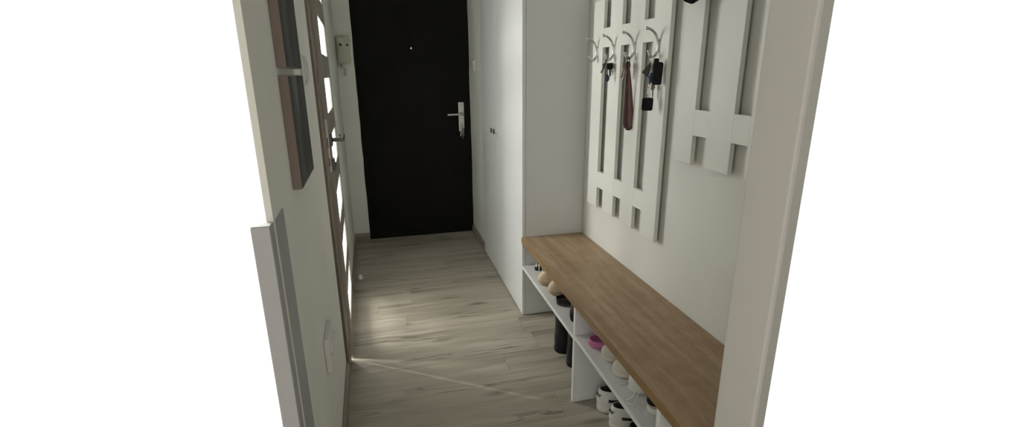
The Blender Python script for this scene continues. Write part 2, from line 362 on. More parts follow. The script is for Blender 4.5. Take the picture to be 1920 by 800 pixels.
# baseboards
def bb_profile(h=0.062, t=0.014): return [(0, 0), (t, 0), (t, h*0.62), (t*0.75, h*0.86), (t*0.35, h), (0, h)]
def baseboard(name, pf, m_):
    b = MB(); b.loft([pf[0], pf[1]]); return struct(b.build(name, m_))
def lwprof(t): return [LWp(t, d, z) for d, z in bb_profile()]
baseboard('baseboard_left', [lwprof(-0.60), lwprof(0.345)], M['grey_oak'])
baseboard('baseboard_left.001', [lwprof(1.215), lwprof(T_END-0.014)], M['grey_oak'])
baseboard('baseboard_end', [[Vector((x, D-d, z)) for d, z in bb_profile()] for x in (-0.318, DX0)], M['grey_oak_x'])
baseboard('baseboard_right', [[Vector((W+0.004-d, y, z)) for d, z in bb_profile()] for y in (3.394, D-0.002)], M['grey_oak'])

# ------------------------------------------------------------ glazed door on the left (door_1)
d1 = empty('door_1', tuple(LWp(0.47, 0.0, 0)), None, None, WROT); d1['kind'] = 'structure'
d1['label'] = 'grey oak door with stacked frosted glass panes, slightly ajar'
# local frame: x = away from wall, y = along the wall, z up
csb = MB()
prof = [(0, -0.115), (0.010, -0.115), (0.014, -0.108), (0.014, -0.07), (0.017, -0.06), (0.017, -0.03), (0.011, -0.022), (0.011, -0.015), (0, -0.015)]
def casing_leg(y_sign, y0):
    return [Vector((a, y0+y_sign*b, 0)) for a, b in prof]
csb.prism(casing_leg(1, 0), (0, 0, 0), (0, 0, 2.16))
csb.box(0, 0.006, 0.7150, 0.7400, 0, 2.16)
csb.box(0, 0.014, -0.015, 0.715, 2.075, 2.16)
csb.build('casing', M['casing'], d1, bevel=0.001)
jb = MB(); jb.box(-0.10, 0.002, -0.016, -0.002, 0, 2.075); jb.box(-0.10, 0.0035, 0.7035, 0.7145, 0, 2.075); jb.box(-0.10, 0.0035, -0.002, 0.7035, 2.06, 2.075)
jb.build('jamb', M['casing'], d1)
# leaf: near edge stands 24 mm proud of the wall, hinged at the far side
leaf = MB(); LY0, LY1 = 0.005, 0.702; xa, xb = 0.024, 0.010; TH = 0.018
PY0, PY1 = 0.125, 0.625
panes = [(0.125+0.252*k, 0.275+0.252*k) for k in range(8)]; panes[-1] = (1.889, 1.985)
def lx(y): return xa+(xb-xa)*(y-LY0)/(LY1-LY0)
def lbox(b, y0, y1, z0, z1, o=0.0, th=TH):
    p = [Vector((lx(y0)+o, y0, 0)), Vector((lx(y1)+o, y1, 0)), Vector((lx(y1)-th, y1, 0)), Vector((lx(y0)-th, y0, 0))]
    b.prism(p, (0, 0, z0), (0, 0, z1))
lbox(leaf, LY0, PY0, 0.008, 2.05); lbox(leaf, PY1, LY1, 0.008, 2.05)
zz = [0.008]+[z for p in panes for z in p]+[2.05]
for i in range(0, len(zz), 2): lbox(leaf, PY0, PY1, zz[i], zz[i+1], -0.001, TH-0.002)
leaf_o = leaf.build('leaf', M['leafwood'], d1, bevel=0.0012)
gb = []
for z0, z1 in panes:
    g_ = MB(); lbox(g_, PY0-0.002, PY1+0.002, z0-0.002, z1+0.002, -0.008, 0.006); gb.append(g_.build('pane', M['glass'], d1))
# lock face plates on the leaf edge
fp = MB(); fp.box(lx(LY0)-0.015, lx(LY0)-0.003, LY0-0.0025, LY0+0.001, 0.90, 1.12); fp.build('lock_plate', M['steel'], d1)
lt = MB(); lt.box(lx(LY0)-0.013, lx(LY0)-0.005, LY0-0.010, LY0-0.001, 1.005, 1.045); lt.box(lx(LY0)-0.013, lx(LY0)-0.005, LY0-0.006, LY0-0.001, 0.925, 0.96)
lt.build('latch', M['dark_steel'], d1)
ros = MB(); yy = 0.055
ros.box(lx(yy), lx(yy)+0.009, yy-0.026, yy+0.026, 1.004, 1.056); ros.build('rosette', M['dark_steel'], d1, bevel=0.003)
ros = MB(); ros.box(lx(yy), lx(yy)+0.009, yy-0.026, yy+0.026, 0.90, 0.952); ros.build('rosette', M['dark_steel'], d1, bevel=0.003)
lv = MB(); lv.tube([(lx(yy)+0.008, yy, 1.03), (lx(yy)+0.045, yy, 1.03)], 0.009, 16)
lv.box(lx(yy)+0.040, lx(yy)+0.056, yy-0.009, yy+0.118, 1.021, 1.039); lv.box(lx(yy)+0.028, lx(yy)+0.056, yy+0.106, yy+0.122, 1.021, 1.039)
lv.build('lever', M['dark_steel'], d1, bevel=0.003)
kc = MB(); kc.cyl((lx(yy)+0.006, yy, 0.926), (lx(yy)+0.014, yy, 0.926), 0.008); kc.build('lock_cylinder', M['dark_steel'], d1)

# ------------------------------------------------------------ black entrance door (door_2)
d2 = empty('door_2', ((DX0+DX1)/2, D, 0), None, None); d2['kind'] = 'structure'; d2['label'] = 'black padded entrance door with steel handle and keys in the lock'
cx = (DX0+DX1)/2; hw = (DX1-DX0)/2
MB().box(-hw-0.012, hw+0.012, 0.010, 0.045, 0.0005, DH+0.01).build('leaf', M['black_door'], d2, bevel=0.006)
MB().box(-hw-0.02, hw+0.02, 0.03, 0.10, -0.003, 0.006).build('threshold', M['dark_steel'], d2)
pk = MB(); pk.cyl((0.221-cx, 0.010, 1.483), (0.221-cx, 0.002, 1.483), 0.013); pk.build('peephole', M['black'], d2, True)
pk = MB(); pk.sphere((0.221-cx, 0.001, 1.483), 0.0085, 14, (1, 0.5, 1.25)); pk.build('peephole_lens', M['chrome'], d2, True)
hx = 0.583-cx
pb = MB(); pb.prism([Vector((hx+a, 0, 0.966+b)) for a, b in rrect(0.044, 0.228, 0.004)], (0, 0.010, 0), (0, 0.001, 0)); plate = pb.build('handle_plate', M['steel'], d2, bevel=0.002)
sc_ = MB()
for z in (1.058, 0.874): sc_.cyl((hx, 0.002, z), (hx, -0.001, z), 0.004, 12)
sc_.build('screw', M['dark_steel'], plate)
lv = MB(); lv.cyl((hx, 0.004, 0.99), (hx, -0.045, 0.99), 0.011, 20)
lv.tube(smoothpts([(hx+0.002, -0.045, 0.991), (hx-0.03, -0.047, 0.990), (hx-0.075, -0.047, 0.988), (hx-0.108, -0.047, 0.987)]), 0.0095, 14)
lv.sphere((hx-0.108, -0.047, 0.987), 0.011); lv.build('lever', M['steel'], d2, True)
kc = MB(); kc.cyl((hx, 0.002, 0.905), (hx, -0.008, 0.905), 0.010, 20); kc.build('lock_cylinder', M['steel'], d2, True)

# ------------------------------------------------------------ key bunches
def key_mesh(L=0.05, bow=0.011, th=0.0022, head='round'):
    """a flat key hanging down -Z from the ring hole at the origin; lies in the XZ plane"""
    b = MB(); n = 20
    if head == 'round': ring = [(math.cos(2*PI*i/n)*bow, -bow*0.75+math.sin(2*PI*i/n)*bow) for i in range(n)]
    else: ring = [(x, z-bow*0.8) for x, z in rrect(bow*2, bow*2, bow*0.4)]
    b.prism([Vector((x, 0, z)) for x, z in ring], (0, -th, 0), (0, th, 0))
    z0 = -bow*1.6; bl = [(-0.0035, z0), (-0.0035, -L+0.003), (0, -L), (0.003, -L+0.003)]
    z = -L+0.004
    while z < z0-0.008: bl += [(0.0042, z+0.001), (0.0022, z+0.003), (0.0042, z+0.005)]; z += 0.006
    bl += [(0.0035, z0)]
    b.prism([Vector((x, 0, z)) for x, z in bl], (0, -th*0.6, 0), (0, th*0.6, 0))
    return b
def place(b, loc, rx=0, ry=0, rz=0):
    mx = Matrix.Translation(loc) @ Matrix.Rotation(rz, 4, 'Z') @ Matrix.Rotation(ry, 4, 'Y') @ Matrix.Rotation(rx, 4, 'X')
    b.v = [mx @ p for p in b.v]; return b
def ring_mesh(c, rad, t=0.0011, rz=0.0):
    return MB().tube([Vector((c[0]+rad*math.cos(a)*math.cos(rz), c[1]+rad*math.cos(a)*math.sin(rz), c[2]+rad*math.sin(a))) for a in [2*PI*i/24 for i in range(24)]], t, 8, closed=True)

# keys in the entrance-door lock
kb = empty('key_bunch', (0.583, D-0.014, 0.905), 'small bunch of keys hanging from the lock of the black entrance door', 'keys')
kk = key_mesh(0.045, 0.012); kk.v = [Vector((p.x, p.z+0.020-0.03, p.y)) for p in kk.v]
MB().box(-0.0025, 0.0025, -0.016, 0.004, -0.010, 0.010).build('key', M['steel'], kb, bevel=0.001)
ring_mesh((0, -0.014, -0.018), 0.013, 0.0012, 0.6).build('key_ring', M['steel'], kb, True)
for i, (dx, ry, L) in enumerate(((-0.008, 0.12, 0.062), (0.0, -0.05, 0.075), (0.009, -0.22, 0.058), (0.004, 0.3, 0.05))):
    place(key_mesh(L, 0.0115), (dx, -0.014-0.003*i, -0.030-0.006*(i % 2)), 0, ry, 0.5*i).build('key', (M['steel'], M['brass_grey'], M['dark_steel'], M['steel'])[i], kb)

# ------------------------------------------------------------ intercom on the end wall
ic = empty('intercom_handset', (-0.264, D, 1.465), 'cream door intercom handset on the wall left of the black entrance door', 'intercom')
MB().prism([Vector((a, 0, b)) for a, b in rrect(0.092, 0.198, 0.012)], (0, 0, 0), (0, -0.028, 0)).build('base', M['cream_plastic'], ic, bevel=0.004)
rings = []
for k in range(17):
    t = k/16; z = 0.092-0.184*t; wdt = 0.029-0.0055*math.sin(PI*t)**2+0.0*t; dep = 0.030-0.011*math.sin(PI*t)**1.5
    if k in (0, 16): wdt *= 0.72; dep *= 0.6
    rings.append([Vector((-0.012+a, -0.028-dep/2+b, z)) for a, b in rrect(wdt*2, dep, min(0.011, dep*0.45))])
hs = MB().loft(rings).build('handset', M['cream_plastic'], ic, True)
MB().cyl((-0.014, -0.052, 0.036), (-0.014, -0.0585, 0.036), 0.0105).build('earpiece', M['dark_steel'], hs, True)
MB().cyl((0.031, -0.027, 0.036), (0.031, -0.034, 0.036), 0.007).build('button', M['black'], ic, True)
crd = smoothpts([(-0.024, -0.020, -0.098), (-0.022, -0.024, -0.115), (-0.006, -0.028, -0.122), (0.002, -0.026, -0.140), (-0.004, -0.022, -0.160), (0.002, -0.022, -0.172), (-0.012, -0.018, -0.168)])
coil = [p+Vector((0.004*math.cos(i*1.3), 0.004*math.sin(i*1.3), 0)) for i, p in enumerate(crd)]
MB().tube(coil, 0.0035, 8).build('cord', M['cream_plastic'], ic, True)
MB().sphere((-0.024, -0.020, -0.100), 0.006, 12).build('cord_plug', M['black'], ic, True)

# ------------------------------------------------------------ switches and socket
ls = empty('light_switch', (W+0.004, 3.66, 1.357), 'small white light switch on the wall between black door and wardrobe', 'light switch')
MB().box(-0.011, 0, -0.042, 0.042, -0.042, 0.042).build('frame', M['white_plastic'], ls, bevel=0.004)
rk = MB(); rk.add([(-0.011, -0.03, -0.03), (-0.011, 0.03, -0.03), (-0.011, 0.03, 0.03), (-0.011, -0.03, 0.03), (-0.014, -0.03, -0.03), (-0.014, 0.03, -0.03), (-0.019, 0.03, 0.03), (-0.019, -0.03, 0.03)],
       [(0, 1, 2, 3), (4, 7, 6, 5), (0, 4, 5, 1), (1, 5, 6, 2), (2, 6, 7, 3), (3, 7, 4, 0)]); rk.build('rocker', M['white_plastic'], ls, bevel=0.001)
ls = empty('light_switch', tuple(LWp(0.035, 0, 1.312)), 'white double light switch on the left wall beside the canvases', 'light switch', WROT)
MB().box(0, 0.010, -0.042, 0.042, -0.044, 0.044).build('frame', M['white_plastic'], ls, bevel=0.004)
for s_ in (-1, 1):
    MB().box(0.009, 0.016, s_*0.016-0.014, s_*0.016+0.014, -0.030, 0.030).build('rocker', M['white_plastic'], ls, bevel=0.003)
so = empty('wall_socket', tuple(LWp(-0.235, 0, 0.468)), 'white surface-mounted double power socket low on the left wall', 'socket', WROT)
MB().box(0, 0.017, -0.04, 0.10, -0.057, 0.057).build('housing', M['white_plastic'], so, bevel=0.004)
for y_ in (0.0, 0.06):
    sk = MB(); rg = []
    for rad, x_ in ((0.025, 0.017), (0.025, 0.023), (0.021, 0.023), (0.019, 0.013)): rg.append([Vector((x_, y_+rad*math.cos(2*PI*i/24), rad*math.sin(2*PI*i/24)+0.01)) for i in range(24)])
    sk.loft(rg, False, True).build('socket_well', M['white_plastic'], so, False)
    MB().cyl((0.0132, y_, 0.02), (0.0145, y_, 0.02), 0.0025, 10).build('pin_hole', M['black'], so)

# ------------------------------------------------------------ canvases on the left wall
for z0, z1, lab in ((1.032, 1.298, 'lower abstract grey canvas with taupe edge on the left wall'), (1.314, 1.60, 'upper abstract dark canvas with taupe edge, hung above its mate')):
    cv = empty('canvas_painting', tuple(LWp(-0.44, 0, z0)), lab, 'painting', WROT)
    cv['group'] = 'canvases on the left wall'
    MB().box(0.0, 0.021, 0, 0.275, 0, z1-z0).build('stretched_canvas', M['canvas_edge'], cv, bevel=0.002)
    MB().box(0.021, 0.0222, 0.002, 0.273, 0.002, z1-z0-0.002).build('painted_front', M['painting'], cv)

# ------------------------------------------------------------ low cabinet at the near left
cb = empty('half_height_cabinet', (-0.24, 1.0, 0), 'half-height grey and pale cabinet against the left wall nearest the camera', 'cabinet')
MB().box(-0.016, 0.0175, -0.069, 0.06, 0, 1.032).build('body', M['grey_panel'], cb, bevel=0.0015)
MB().box(-0.0155, 0.0165, -0.0715, -0.069, 0.002, 1.030).build('end_panel', M['lilac'], cb, bevel=0.0008)['label'] = 'paler end panel'

# ------------------------------------------------------------ wardrobe
wd = empty('wardrobe', (W, YW, 0), 'tall white two-door wardrobe built in beside the bench', 'wardrobe')
dep = N-W-0.001; LEN = 3.389-YW; H = 2.42
MB().box(0.019, dep, 0, 0.018, 0.004, H).build('side_panel', M['white'], wd, bevel=0.0008)
MB().box(0.019, dep, LEN-0.018, LEN, 0.004, H).build('side_panel', M['white'], wd, bevel=0.0008)
bx = MB(); bx.box(0.02, dep, 0.018, LEN-0.018, 0.06, 0.078); bx.box(0.02, dep, 0.018, LEN-0.018, H-0.018, H); bx.box(dep-0.004, dep, 0.018, LEN-0.018, 0.078, H-0.018)
bx.box(0.03, 0.045, 0.018, LEN-0.018, 0.004, 0.06); bx.build('carcass', M['white'], wd)
def knob(parent, y):
    k = MB(); k.box(-0.016, 0, y-0.006, y+0.006, 0.948, 0.960); k.build('knob_stem', M['steel'], parent, bevel=0.001)
    k = MB(); k.box(-0.022, -0.015, y-0.013, y+0.013, 0.940, 0.968); k.build('knob', M['dark_steel'], parent, bevel=0.002)
dA = MB().box(0, 0.018, 0.002, 0.622, 0.006, H).build('door', M['wdoor'], wd, bevel=0.001)
dB = MB().box(0.0, 0.018, 0.625, LEN-0.001, 0.006, H).build('door', M['wdoor'], wd, bevel=0.001)
knob(dA, 0.585); knob(dB, 0.662)

# ------------------------------------------------------------ shoe shelf and bench top
BY0 = 0.762
sh = empty('shoe_shelf', (W, BY0, 0), 'low white open shoe shelf under the oak bench top', 'shoe rack')
def SY(y): return y-BY0
T = 0.018
for y0, y1, dd in ((1.572, 1.590, dep), (0.960, 0.978, 0.235)):
    MB().box(0, dd, SY(y0), SY(y1), 0.0, BT-0.031).build('divider', M['white'], sh, bevel=0.0008)
MB().box(0, dep, SY(1.5905), SY(YW)-0.001, 0.282, 0.300).build('shelf', M['white'], sh, bevel=0.0008)
MB().prism([(0, SY(0.9785), 0), (0.235, SY(0.9785), 0), (dep, SY(1.08), 0), (dep, SY(1.5715), 0), (0, SY(1.5715), 0)], (0, 0, 0.289), (0, 0, 0.307)).build('shelf', M['white'], sh, bevel=0.0008)
MB().prism([(0, 0, 0), (0.012, 0, 0), (0.19, SY(0.9595), 0), (0, SY(0.9595), 0)], (0, 0, 0.289), (0, 0, 0.307)).build('shelf', M['white'], sh, bevel=0.0008)
bt = empty('bench_top', (W-0.006, BY0, BT), 'long oak-look bench top on the white shoe shelf', 'bench')
MB().prism([(0.0008, 0, 0), (0.022, 0, 0), (N-W+0.0055, 0.300, 0), (N-W+0.0055, YW-BY0-0.001, 0), (0.0008, YW-BY0-0.001, 0)], (0, 0, -0.030), (0, 0, 0)).build('board', M['oak'], bt, bevel=0.001)
MB().box(0, 0.0008, 0, YW-BY0-0.001, -0.0296, -0.0006).build('edge_band', M['oak_edge'], bt)

# ------------------------------------------------------------ coat racks
XF = 0.962
def make_rack(name, y0, y1, z0, slats, rails, H_, label):
    o = empty(name, (N, y0, z0), label, 'coat rack'); ox = N
    for a, b in slats:
        s_ = MB().box(XF-ox, XF-ox+0.016, a-y0, b-y0, 0, H_); s_.build('slat', M['rack'], o, bevel=0.0012)
    for za, zb in rails:
        rl = MB(); ss = sorted(slats)
        for (a, b), (c, d) in zip(ss[:-1], ss[1:]): rl.box(XF-ox+0.0004, XF-ox+0.016, b-y0, c-y0, za-z0, zb-z0)
        rl.box(XF-ox+0.0162, -0.0005, ss[0][0]-y0+0.045, ss[-1][1]-y0-0.02, za-z0+0.012, zb-z0-0.012)
        rl.build('rail', M['rack'], o)
    return o
rack1 = make_rack('coat_rack', 1.565, 2.212, 0.668, [(2.104, 2.212), (1.927, 2.037), (1.746, 1.852), (1.565, 1.672)], [(0.768, 0.845), (1.407, 1.487)], 0.939, 'pale slatted coat rack with four hooks, beside the wardrobe')
rack2 = make_rack('coat_rack', 1.02, 1.481, 1.007, [(1.382, 1.481), (1.197, 1.308), (1.02, 1.128)], [(1.101, 1.183), (1.74, 1.82)], 0.939, 'pale slatted coat rack mounted higher, next to the near wall')
def make_hook(o, y, z):         # parts parented straight to the rack
    ox, oy, oz = o.location
    P = [(-0.053, 0, 0.057), (-0.036, 0, 0.053), (-0.018, 0, 0.038), (-0.0075, 0, 0.015), (-0.0045, 0, -0.006), (-0.009, 0, -0.027), (-0.022, 0, -0.040), (-0.035, 0, -0.036), (-0.0405, 0, -0.020)]
    b = MB(); pts = smoothpts(P, 6)
    b.tube([(XF-ox+p[0], y-oy+p[1], z-oz+p[2]) for p in pts], 0.0044, 12)
    b.sphere((XF-ox+P[0][0], y-oy, z-oz+P[0][2]), 0.0062); b.sphere((XF-ox+P[-1][0], y-oy, z-oz+P[-1][2]), 0.0055)
    h_ = b.build('hook', M['hook'], o, True)
    c = MB(); c.prism([Vector((0, a, b_)) + Vector((XF-ox, y-oy, z-oz)) for a, b_ in rrect(0.009, 0.044, 0.0044)], (0.0, 0, 0), (-0.0035, 0, 0)); c.build('back_plate', M['chrome'], h_, bevel=0.001)
HZ = 1.391
HY = [2.158, 1.984, 1.806, 1.628]
for y in HY: make_hook(rack1, y, HZ)
make_hook(rack2, 1.385, 1.73)

# things hanging on the hooks -------------------------------------------------
HBX = XF-0.029      # x of the hook's lower bend
HBZ = HZ-0.040
# 1: small bunch with blue fob
kb = empty('key_bunch', (HBX, HY[1], HBZ), 'bunch of small keys with a round blue fob, on the second hook from the wardrobe', 'keys')
ring_mesh((0, 0, -0.0065), 0.0125, 0.0011, 1.3).build('key_ring', M['steel'], kb, True)
specs = [(0.002, -0.003, 0.18, 0.040, 'brass_grey', 'round', 0.013), (0.010, 0.002, -0.42, 0.060, 'steel', 'sq', 0.011), (-0.008, 0.004, 0.50, 0.044, 'dark_steel', 'round', 0.010), (0.006, -0.008, -0.1, 0.052, 'black', 'sq', 0.013), (0.012, -0.005, -0.25, 0.035, 'brass_grey', 'sq', 0.012)]
for dx, dy, ry, L, mm, hd, bow in specs:
    place(key_mesh(L, bow, 0.0022, hd), (dx, dy, -0.016), 0, ry, 0.15).build('key', M[mm], kb)
MB().tube([(0.0, -0.006, -0.018), (-0.002, -0.007, -0.062)], 0.0012, 6).build('chain', M['steel'], kb, True)
MB().sphere((-0.002, -0.007, -0.075), 0.0125, 16, (0.9, 0.35, 1.15)).build('fob', M['navy'], kb, True)['label'] = 'round dark blue fob'
# 2: keys on hook three
kb = empty('key_bunch', (HBX, HY[2]+0.006, HBZ), 'bunch of bronze-coloured keys hanging beside the shoehorn', 'keys')
ring_mesh((0, 0, -0.0065), 0.0125, 0.0012, 1.2).build('key_ring', M['steel'], kb, True)
for i, (dx, ry, L) in enumerate(((-0.010, 0.30, 0.060), (-0.004, 0.16, 0.066), (0.002, 0.05, 0.060), (0.007, -0.06, 0.064), (-0.001, 0.22, 0.055))):
    place(key_mesh(L, 0.0125, 0.0017), (dx, -0.010+0.004*i, -0.016), 0, ry, 0.2).build('key', M['key_brown'], kb)
# shoehorn
sn = empty('shoehorn', (HBX, HY[2]-0.006, HBZ), 'long brown metal shoehorn hanging from the third hook', 'shoehorn')
def horn():
    b = MB(); rings = []
    for k in range(25):
        t = k/24; z = -0.022-0.268*t+0.012; wd_ = 0.0055+0.018*max(0, (t-0.12)/0.88)**0.75
        if t > 0.86: wd_ *= math.sqrt(max(0.02, 1-((t-0.86)/0.145)**2))
        dp = 0.30*wd_+0.001; off = 0.016*t; up_, lo = [], []
        for i in range(13):
            s_ = -1+2*i/12; yy_ = s_*wd_; c_ = dp*(s_*s_)
            up_.append((yy_, c_)); lo.append((yy_, c_+0.0016))
        # width runs roughly along x so that it faces the corridor end
        rings.append([Vector((yy_*0.93+off, -yy_*0.37-c_*0.9, z)) for yy_, c_ in up_+lo[::-1]])
    b.loft(rings); return b
horn().build('blade', M['horn'], sn, True)
MB().tube(smoothpts([(0.002, 0.0, -0.026), (-0.004, 0, -0.010), (-0.002, 0, 0.0045), (0.004, 0, 0.0045), (0.007, 0, -0.012), (0.004, 0, -0.026)], 5), 0.0016, 8).build('hanging_loop', M['black'], sn, True)
# 3: big bunch with black fobs on hook four
kb = empty('key_bunch', (HBX, HY[3], HBZ), 'large key bunch with black car fob and square black tag on the fourth hook', 'keys')
ring_mesh((0, 0, -0.0065), 0.0125, 0.0012, 1.25).build('key_ring', M['steel'], kb, True)
def slab(w_, h_, t_, rad, loc, ry=0, rz=0, bev=0.002):
    b = MB().prism([Vector((a, 0, c)) for a, c in rrect(w_, h_, rad)], (0, -t_/2, 0), (0, t_/2, 0)); return place(b, loc, 0, ry, rz)
slab(0.034, 0.078, 0.013, 0.008, (0.006, -0.040, -0.056), 0.03, -0.42).build('car_fob', M['black'], kb, bevel=0.003)['label'] = 'black rounded car key fob'
slab(0.016, 0.016, 0.008, 0.003, (0.003, -0.034, -0.013), 0.04, -0.42).build('fob_loop', M['black'], kb, bevel=0.001)
slab(0.027, 0.040, 0.003, 0.002, (-0.014, -0.012, -0.045), 0.70, -0.4).build('card_tag', M['grey_fab'], kb)['label'] = 'tilted dark grey tag'
slab(0.011, 0.034, 0.006, 0.004, (-0.011, -0.028, -0.070), 0.15, -0.3).build('blue_tag', M['blue'], kb, bevel=0.001)['label'] = 'blue plastic tag'
MB().tube(smoothpts([(0.0, -0.004, -0.018), (-0.012, -0.010, -0.04), (-0.006, -0.012, -0.085), (-0.002, -0.010, -0.093)]), 0.0022, 8).build('strap', M['black'], kb, True)
slab(0.008, 0.06, 0.003, 0.002, (-0.008, -0.026, -0.036), 0.22, -0.3).build('strap', M['steel'], kb)
ring_mesh((-0.001, -0.010, -0.098), 0.010, 0.0011, 0.3).build('key_ring', M['steel'], kb, True)
slab(0.011, 0.028, 0.006, 0.003, (-0.006, -0.012, -0.117), 0.05, 0.1).build('swivel', M['chrome'], kb, bevel=0.001)
ring_mesh((0.002, -0.012, -0.142), 0.011, 0.0016, 0.1).build('carabiner', M['chrome'], kb, True)
slab(0.007, 0.036, 0.005, 0.003, (-0.003, -0.013, -0.143), 0.02, 0.1).build('clip', M['chrome'], kb, bevel=0.001)
place(key_mesh(0.05, 0.011), (0.010, -0.006, -0.095), 0, -0.1, 0.3).build('key', M['brass_grey'], kb)
slab(0.041, 0.046, 0.007, 0.007, (-0.010, -0.014, -0.163), 0.03, -0.2).build('square_fob', M['black'], kb, bevel=0.002)['label'] = 'flat square black tag'
# black bag at the top right
bg = empty('black_bag', (XF-0.04, 1.372, 1.69), 'black bag whose rounded bottom hangs from the upper rack at the top of view', 'bag')
rings = []
for k in range(17):
    t = k/16; z = -0.195+0.16*t; s_ = math.sqrt(1-(1-min(1, t*2.4))**2) if t > 0 else 0.05
    s_ = max(s_, 0.1); taper = 1-0.35*max(0, t-0.5)*2*0.8
    rings.append([Vector((-0.012+0.026*s_*taper*math.cos(a), 0.070*s_*taper*math.sin(a), z)) for a in [2*PI*i/28 for i in range(28)]])
MB().loft(rings).build('pouch', M['blackf'], bg, True)
MB().tube(smoothpts([(-0.012, -0.03, -0.045), (-0.008, -0.015, -0.01), (0.009, 0.0, 0.008), (-0.008, 0.02, -0.01), (-0.012, 0.03, -0.045)]), 0.003, 8).build('strap', M['blackf'], bg, True)

# ------------------------------------------------------------ shoes
NP = 36
def outline(x0, x1, hw_, zh, zt, pinch=0.18, n=NP, point=1.0):
    out = []
    for i in range(n):
        ph = 2*PI*i/n; s_ = 0.5-0.5*math.cos(ph); side = 1 if ph < PI else -1
        wv = abs(math.sin(ph))**0.72
        prof = 0.80+0.22*(s_*s_*(3-2*s_)) - pinch*math.exp(-((s_-0.42)/0.18)**2)*0.6
        if s_ > 0.75 and point != 1.0: prof *= 1-(1-point)*((s_-0.75)/0.25)
        out.append(Vector((x0+(x1-x0)*s_, side*hw_*wv*prof, zh+(zt-zh)*s_)))
    return out
def shoe(name, loc, rz, label, upper, sole, lining, L=0.27, hwid=0.05, kind='sneaker', group=None, collar=0.095, sole_h=0.028, extra=None, cat='shoe', top_front=0.082, bulge=0.0):
    o = empty(name, loc, label, cat, rz, group)
    if kind in ('sneaker', 'boot', 'loafer'):
        b = MB(); b.loft([outline(0.006, L-0.008, hwid*0.93, 0.0, 0.004), outline(0.0, L, hwid, 0.005, 0.007), outline(-0.001-bulge*0.6, L+0.001, hwid*1.01, sole_h*0.5, sole_h*0.45), outline(0.000-bulge, L, hwid*1.0, sole_h*0.94, sole_h*0.80), outline(0.003, L-0.003, hwid*0.97, sole_h, sole_h*0.85)])
        b.build('sole', sole, o, True)
        c = collar; cl = 0.50 if kind != 'loafer' else 0.62
        if kind == 'boot':
            lv_ = [outline(0.004, L-0.006, hwid*0.96, sole_h-0.006, sole_h-0.008), outline(0.000, L-0.004, hwid*1.0, sole_h+0.004, sole_h), outline(-0.002, 0.96*L, hwid*0.98, sole_h+0.03, sole_h+0.025), outline(0.0, 0.76*L, hwid*0.94, sole_h+0.055, sole_h+0.05),
                   outline(0.004, 0.56*L, hwid*0.92, sole_h+0.085, sole_h+0.09), outline(0.003, 0.50*L, hwid*0.94, c*0.75, c*0.75), outline(-0.002, 0.52*L, hwid*0.98, c*0.98, c*0.98), outline(0.0, 0.52*L, hwid*0.95, c, c)]
            inn = [outline(0.006, 0.50*L, hwid*0.86, c-0.001, c-0.001), outline(0.010, 0.48*L, hwid*0.80, c*0.6, c*0.6)]
        else:
            lv_ = [outline(0.004, L-0.006, hwid*0.96, sole_h-0.007, sole_h-0.009), outline(0.001-bulge, L-0.003, hwid*1.00, sole_h-0.002, sole_h-0.004), outline(-0.003-bulge, L-0.004, hwid*1.01, sole_h+0.012, sole_h+0.010), outline(-0.003-bulge*0.3, 0.955*L, hwid*0.97, sole_h+0.030, sole_h+0.024),
                   outline(0.000+bulge*1.2, 0.84*L, hwid*0.90, c*0.72, sole_h+0.040), outline(0.005+bulge*2.2, 0.70*L, hwid*0.80, c*0.88, (sole_h+0.052)), outline(0.007, cl*L+0.03, hwid*0.71, c*0.975, top_front*0.98), outline(0.008, cl*L+0.02, hwid*0.68, c, top_front)]
            inn = [outline(0.011, cl*L+0.012, hwid*0.58, c-0.0005, top_front-0.001), outline(0.016, cl*L+0.006, hwid*0.56, c*0.75, top_front-0.022), outline(0.020, cl*L, hwid*0.5, sole_h+0.012, sole_h+0.012)]
        b = MB(); b.loft(lv_+[inn[0]], True, False); b.build('upper', upper, o, True, subsurf=1)
        b = MB(); b.loft(inn, False, True); b.build('lining', lining, o, True, subsurf=1)
    return o
def heel_x(y, hw_, x0=0.0):       # approximate distance of the heel surface at lateral offset y
    q = min(0.999, abs(y)/(hw_*0.80)); s_ = q**(1/0.72); ph = math.asin(min(1, s_)); return x0+0.27*(0.5-0.5*math.cos(ph))
def laces(o, L, hw_, n=4, z=0.078, mt='lace', loose=False):
    for i in range(n):
        t = i/(n-1); x = 0.50*L+0.045+0.055*t; zz_ = z+0.012-0.030*t
        b = MB().tube(smoothpts([(x, -hw_*0.42, zz_-0.008), (x+0.004, -hw_*0.2, zz_+0.002), (x, 0, zz_+0.005), (x-0.004, hw_*0.2, zz_+0.002), (x, hw_*0.42, zz_-0.008)], 4), 0.0022, 8)
        b.build('lace', M[mt], o, True)
